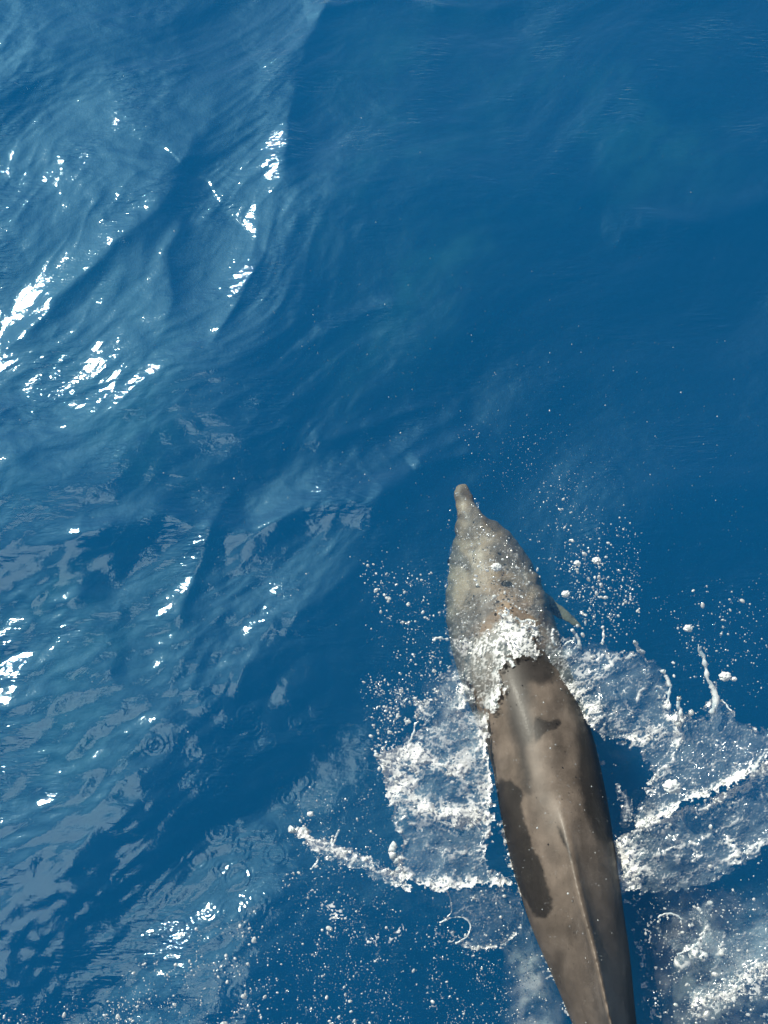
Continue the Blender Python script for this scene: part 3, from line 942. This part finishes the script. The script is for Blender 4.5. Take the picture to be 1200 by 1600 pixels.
def bubble(px, py, r, label, seed):
    v, f = ico(4)
    keep = v[f].mean(1)[:, 2] > -.15
    c = unproj(px, py, .01); c[2] = float(sea_at(c[0], c[1]))
    n = .05 * fbm(v[:, 0] * 2 + seed, v[:, 1] * 2, seed, 2)
    V = v * (1 + n)[:, None] * r * CAM_H * .00052 * np.array([1, .95, .75])
    o = mesh_np('bubble', V, f[keep], FOAM, attrs={'foam': .9 * sstep(-.15, .3, fbm(v[:, 0] * 1.5 + seed, v[:, 1] * 1.5 + v[:, 2], seed + 3, 3)), 'cover': np.full(len(v), .12)})  # white highlights on the bubble painted through the foam attribute
    o.location = c
    tag(o, label, 'bubble')


bubble(1073, 1502, 13, 'large shining bubble afloat in the wake at the lower right', 4)
bubble(1094, 1488, 11, 'second shining bubble touching the large one in the wake', 7)
bubble(1106, 1492, 8, 'smallest shining bubble of the three in the wake', 11)


# lace of foam lying on the sea (uncountable)
def lacy(thr):
    return lambda X, Y, foam, b, tex: foam > thr


def sea_foam(poly, seed, base=.1, ridges=(), thr=.12, film=.05, warp=9, fingers=14, zones=(), **kw):
    return froth('foam', poly, on_sea(.005), ridges=ridges, zones=zones, base=base, rim=0, film=film * .6, lines=.15, seed=seed, gate=lacy(thr), kind='stuff', warp=warp, fingers=fingers, relief=.006, **kw)


sea_foam([(465, 1385), (500, 1360), (540, 1400), (575, 1440), (640, 1440), (700, 1448), (730, 1468), (690, 1490), (660, 1478), (600, 1500), (560, 1490), (530, 1440), (480, 1430)], 340, .02,
         ridges=[([(500, 1365), (485, 1410), (520, 1420), (560, 1450), (590, 1490)], 11, .45), ([(580, 1465), (640, 1455), (720, 1465)], 12, .45), ([(530, 1390), (600, 1385)], 6, .3)])
sea_foam([(560, 1500), (700, 1480), (760, 1500), (700, 1560), (720, 1620), (600, 1620), (560, 1560)], 360, -.02, ridges=[([(700, 1510), (680, 1560), (650, 1600)], 14, .28)])
sea_foam([(770, 1500), (850, 1460), (890, 1560), (905, 1640), (760, 1640)], 380, .0, ridges=[([(822, 1400), (854, 1490), (886, 1570), (905, 1620)], 9, .75), ([(790, 1530), (820, 1540), (840, 1580)], 5, .35)])
sea_foam([(940, 1180), (960, 1210), (975, 1300), (985, 1390), (1000, 1500), (1010, 1640), (1240, 1640), (1240, 1380), (1150, 1390), (1040, 1400), (990, 1300), (960, 1200)], 400, .02,
         ridges=[([(944, 1190), (956, 1290), (973, 1390), (990, 1490), (1002, 1620)], 17, .62), ([(1080, 1600), (1130, 1560), (1190, 1540)], 14, .3), ([(1100, 1400), (1160, 1380), (1230, 1350)], 14, .15)])
sea_foam([(770, 1110), (778, 1200), (776, 1290), (800, 1370), (835, 1450), (850, 1450), (815, 1360), (790, 1280), (790, 1200)], 420, .1, ridges=[([(773, 1120), (782, 1200), (778, 1260), (795, 1340), (830, 1440)], 8, .8)], warp=4, fingers=4)
sea_foam([(845, 1060), (890, 1085), (930, 1150), (950, 1200), (935, 1210), (905, 1150), (870, 1090)], 440, .2, ridges=[([(885, 1080), (915, 1130), (940, 1190)], 8, .5)], warp=4, fingers=5)


sea_foam([(962, 1330), (1000, 1390), (1040, 1400), (1030, 1460), (1045, 1540), (1060, 1640), (992, 1640), (984, 1480)], 460, .12, ridges=[([(975, 1390), (1005, 1420), (1010, 1500), (1025, 1600)], 16, .35)], flow=75, stretch=2.2)
sea_foam([(1070, 1570), (1120, 1560), (1190, 1520), (1250, 1480), (1250, 1640), (1060, 1640)], 480, .14, ridges=[([(1080, 1585), (1140, 1570), (1200, 1530)], 14, .5), ([(1120, 1630), (1200, 1590)], 10, .4)])
sea_foam([(640, 1130), (700, 1060), (760, 1110), (700, 1170), (610, 1190), (570, 1160)], 490, .14, ridges=[([(590, 1165), (640, 1130), (690, 1090)], 14, .3)])


# milky cloud of bubbles under the surface along the wake, and pale sheets under open water
def milky_cloud():
    t = NT('milky_cloud')
    d = t.n('BsdfDiffuse', ins={'Color': (.8, .82, .82, 1)}); tr = t.n('BsdfTransparent')
    t.link(t.mix(t.attr('foam'), tr.outputs[0], d.outputs[0]), t.out.inputs['Surface'])
    return t.m


MILKY = milky_cloud()


def under_cloud(poly, depth, strength, seed, fq=1.0, soft=40):
    X, Y = np.meshgrid(np.arange(min(p[0] for p in poly) - 30, max(p[0] for p in poly) + 30, 4.0), np.arange(min(p[1] for p in poly) - 30, max(p[1] for p in poly) + 30, 4.0))
    sd = sdpoly(X + 14 * fbm(X * .02, Y * .02, seed, 3), Y + 14 * fbm(X * .02 + 5, Y * .02, seed + 1, 3), chaikin(poly, 2, True))
    f = strength * sstep(-5, soft, sd) * np.clip(.15 + 1.1 * sstep(-.25, .5, fbm(X * .025 * fq, Y * .025 * fq, seed + 2, 4)) * (.35 + .8 * ridged(X * .05 * fq, Y * .05 * fq, seed + 3, 3, 2)), 0, 1)
    z = -depth + .03 * fbm(X * .02, Y * .02, seed + 7, 3)
    P = unproj(X, Y, 0.0); k = (CAM_H - z) / CAM_H
    V = np.stack([P[..., 0] * k, P[..., 1] * k, z], -1).reshape(-1, 3)
    idx = np.arange(X.size).reshape(X.shape)
    F = np.stack([idx[1:, :-1], idx[1:, 1:], idx[:-1, 1:], idx[:-1, :-1]], -1)[(sd > -5)[:-1, :-1]]
    used = np.unique(F); re = np.full(X.size, -1); re[used] = np.arange(len(used))
    o = mesh_np('milky_cloud', V[used], re[F], MILKY, attrs={'foam': f.ravel()[used]})
    tag(o, kind='stuff')


for dd in (.07, .16):
    under_cloud([(990, 1360), (1080, 1380), (1260, 1380), (1260, 1680), (1000, 1680)], dd, .15, 500 + int(dd * 100), 1.0, 80)
    under_cloud([(820, 1400), (870, 1500), (900, 1640), (790, 1640), (780, 1480)], dd, .26, 540 + int(dd * 100))
under_cloud([(480, -80), (1000, -80), (1260, 60), (1260, 330), (1000, 380), (800, 520), (560, 700), (380, 700), (430, 350)], .9, .06, 620, .22, 160)  # added sheets that lighten the open water in broad patches, no wake bubbles
under_cloud([(-60, 300), (300, 380), (420, 800), (240, 1400), (-60, 1500)], .9, .05, 640, .22, 160)
under_cloud([(660, 1040), (765, 1060), (775, 1200), (680, 1180)], .06, .35, 600)


# ------------------------------------------------------------------ spray
SPRAY = [  # area, count, mean radius (photograph pixels), spread, lowest and highest, what the largest ones are called
    ([(800, 800), (880, 740), (1000, 800), (1050, 950), (1000, 1015), (900, 1005), (850, 930)], 837, 1.15, .45, .02, .35, 'round white drop flying to the right of the submerged head', 'drops right of the head'),
    ([(870, 850), (950, 830), (1000, 960), (960, 1005), (890, 990)], 405, 1.5, .55, .02, .35, 'round white drop flying to the right of the submerged head', 'drops right of the head'),
    ([(550, 870), (640, 850), (700, 880), (700, 1010), (620, 1060), (570, 1000)], 405, 1.35, .55, .02, .30, 'round white drop flying to the left of the submerged head', 'drops left of the head'),
    ([(560, 1060), (690, 1000), (705, 1090), (640, 1150), (590, 1210), (570, 1140)], 837, 1.35, .5, .02, .25, 'white drop above the upper edge of the left curtain', 'drops above the left curtain'),
    ([(700, 790), (760, 790), (850, 900), (850, 1000), (700, 1000), (690, 900)], 513, 1.1, .5, .05, .30, 'white drop hanging over the submerged head', 'drops over the head'),
    ([(1000, 940), (1200, 880), (1240, 1140), (1140, 1080), (1080, 1100), (1040, 1050)], 405, 1.2, .5, .10, .45, 'white drop thrown beyond the right crown', 'drops beyond the right crown'),
    ([(430, 1230), (600, 1200), (640, 1400), (660, 1640), (430, 1640)], 2025, .95, .45, .01, .12, 'white drop over the dark water below the left jet', 'drops below the left jet'),
    ([(160, 1540), (250, 1450), (440, 1400), (460, 1640), (120, 1640)], 1080, 1.1, .5, .01, .20, 'bright drop over the mirrored grey patches near the lower edge', 'drops at the lower left'),
    ([(-20, 1560), (200, 1540), (300, 1640), (-20, 1640)], 472, 1.0, .45, .01, .15, 'bright drop over the mirrored grey patches near the lower edge', 'drops at the lower left'),
    ([(1000, 1400), (1220, 1330), (1240, 1640), (1010, 1640)], 1215, 1.1, .5, .01, .15, 'white drop over the wake at the lower right', 'drops over the wake'),
    ([(640, 1390), (850, 1440), (890, 1640), (640, 1640)], 945, .95, .45, .01, .10, 'white drop over the water left of the tail', 'drops left of the tail'),
    ([(780, 1040), (880, 1060), (950, 1200), (985, 1640), (900, 1640), (790, 1300)], 351, .75, .35, .19, .30, 'small drop above the bare back', 'drops above the back'),
    ([(200, 560), (520, 400), (1200, 560), (1200, 900), (800, 800), (560, 900), (300, 1000)], 567, .75, .4, .01, .3, 'tiny drop over the open water ahead of the snout', 'drops ahead of the snout'),
    ([(680, 640), (850, 640), (1000, 760), (880, 800), (760, 780)], 324, .8, .4, .02, .3, 'tiny drop over the open water ahead of the snout', 'drops ahead of the snout'),
    ([(0, 300), (1200, 0), (1200, 1000), (0, 1500)], 351, .65, .4, .01, .3, 'tiny drop over the open water ahead of the snout', 'drops ahead of the snout'),
]


def build_spray():
    r = np.random.default_rng(77)
    P, R, L = [], [], []
    for k, (poly, n, mr, spd, z0, z1, lab, grp) in enumerate(SPRAY):
        p = np.array(poly, float)
        got = 0
        while got < n:
            a = p.min(0) + (p.max(0) - p.min(0)) * r.random((n * 2, 2))
            a = a[inpoly(a[:, 0], a[:, 1], p)]
            dens = np.clip(.5 + 1.0 * fbm(a[:, 0] * .03, a[:, 1] * .03, 700 + k, 3), .04, 1) * (.15 + .85 * sstep(0, 55, sdpoly(a[:, 0], a[:, 1], p)))
            a = a[r.random(len(a)) < dens][:n - got]
            z = z0 + (z1 - z0) * r.random(len(a)) ** 1.6
            rad = .70 * mr * np.exp((spd + .18) * r.standard_normal(len(a)))
            P.append(unproj(a[:, 0], a[:, 1], 0)); zz = z + np.maximum(sea_at(P[-1][:, 0], P[-1][:, 1]), 0)
            P[-1] = np.stack([P[-1][:, 0] * (CAM_H - zz) / CAM_H, P[-1][:, 1] * (CAM_H - zz) / CAM_H, zz], -1)
            R.append(np.clip(rad, .45, 6.5)); L += [(lab, grp)] * len(a)
            got += len(a)
    P, R = np.concatenate(P), np.concatenate(R)
    R = R * (CAM_H * .00052) * .54                                     # photograph pixels to metres at this range
    order = np.argsort(-R)
    big = order[:290]
    # the largest drops: each a thing of its own, on four shared shapes
    v, f = ico(3)
    shapes = []
    for q in range(4):
        n = .30 * np.stack([fbm(v[:, 0] * 1.3 + q * 9, v[:, 1] * 1.3, 800 + q, 2)] * 3, -1)
        st = np.array([.9, .9 + .5 * (q % 3), .9 + .12 * q])
        shapes.append(mesh_np('water_drop', v * (1 + n) * st, f, DROP, link=False).data)
    for i in big:
        o = bpy.data.objects.new('water_drop', shapes[int(r.integers(4))])
        COL.objects.link(o)
        o.location = P[i]; o.scale = [float(R[i])] * 3
        o.rotation_euler = r.random(3) * 6.28
        tag(o, L[i][0], 'drop', L[i][1])
    rest = order[290:]
    v, f = ico(1)
    st = 1 + .5 * 1.8 * r.random((len(rest), 3)) ** 3
    V = (v[None] * (R[rest][:, None, None] * st[:, None, :]) + P[rest][:, None]).reshape(-1, 3)
    F = (f[None] + (np.arange(len(rest)) * len(v))[:, None, None]).reshape(-1, 3)
    tag(mesh_np('spray', V, F, DROP), kind='stuff')
    # beads of froth standing on the sheets
    pts, rad = [], []
    for used, VV, fo, b in SHEETS:
        w_ = fo[used] ** 2
        n = int(min(len(used) * .014, 900))
        pick = r.choice(used, n, p=w_ / w_.sum())
        pts.append(VV[pick] + r.normal(0, .004, (n, 3)) + [0, 0, .003]); rad.append(np.clip(.9 * np.exp(.5 * r.standard_normal(n)), .4, 3.5) * CAM_H * .00052)
        m2 = int(min(len(used) * .016, 700))                     # mist torn off the froth
        pick = r.choice(used, m2, p=w_ / w_.sum())
        pts.append(VV[pick] + np.stack([r.normal(0, .026, m2), r.normal(.004, .026, m2), np.abs(r.normal(0, .03, m2))], -1))
        rad.append(np.clip(.55 * np.exp(.45 * r.standard_normal(m2)), .3, 2) * CAM_H * .00052)
    pts, rad = np.concatenate(pts), np.concatenate(rad)
    st = 1 + .7 * r.random((len(pts), 3)) ** 2
    V = (v[None] * (rad[:, None, None] * st[:, None, :]) + pts[:, None]).reshape(-1, 3)
    F = (f[None] + (np.arange(len(pts)) * len(v))[:, None, None]).reshape(-1, 3)
    tag(mesh_np('froth_beads', V, F, DROP), kind='stuff')


build_spray()
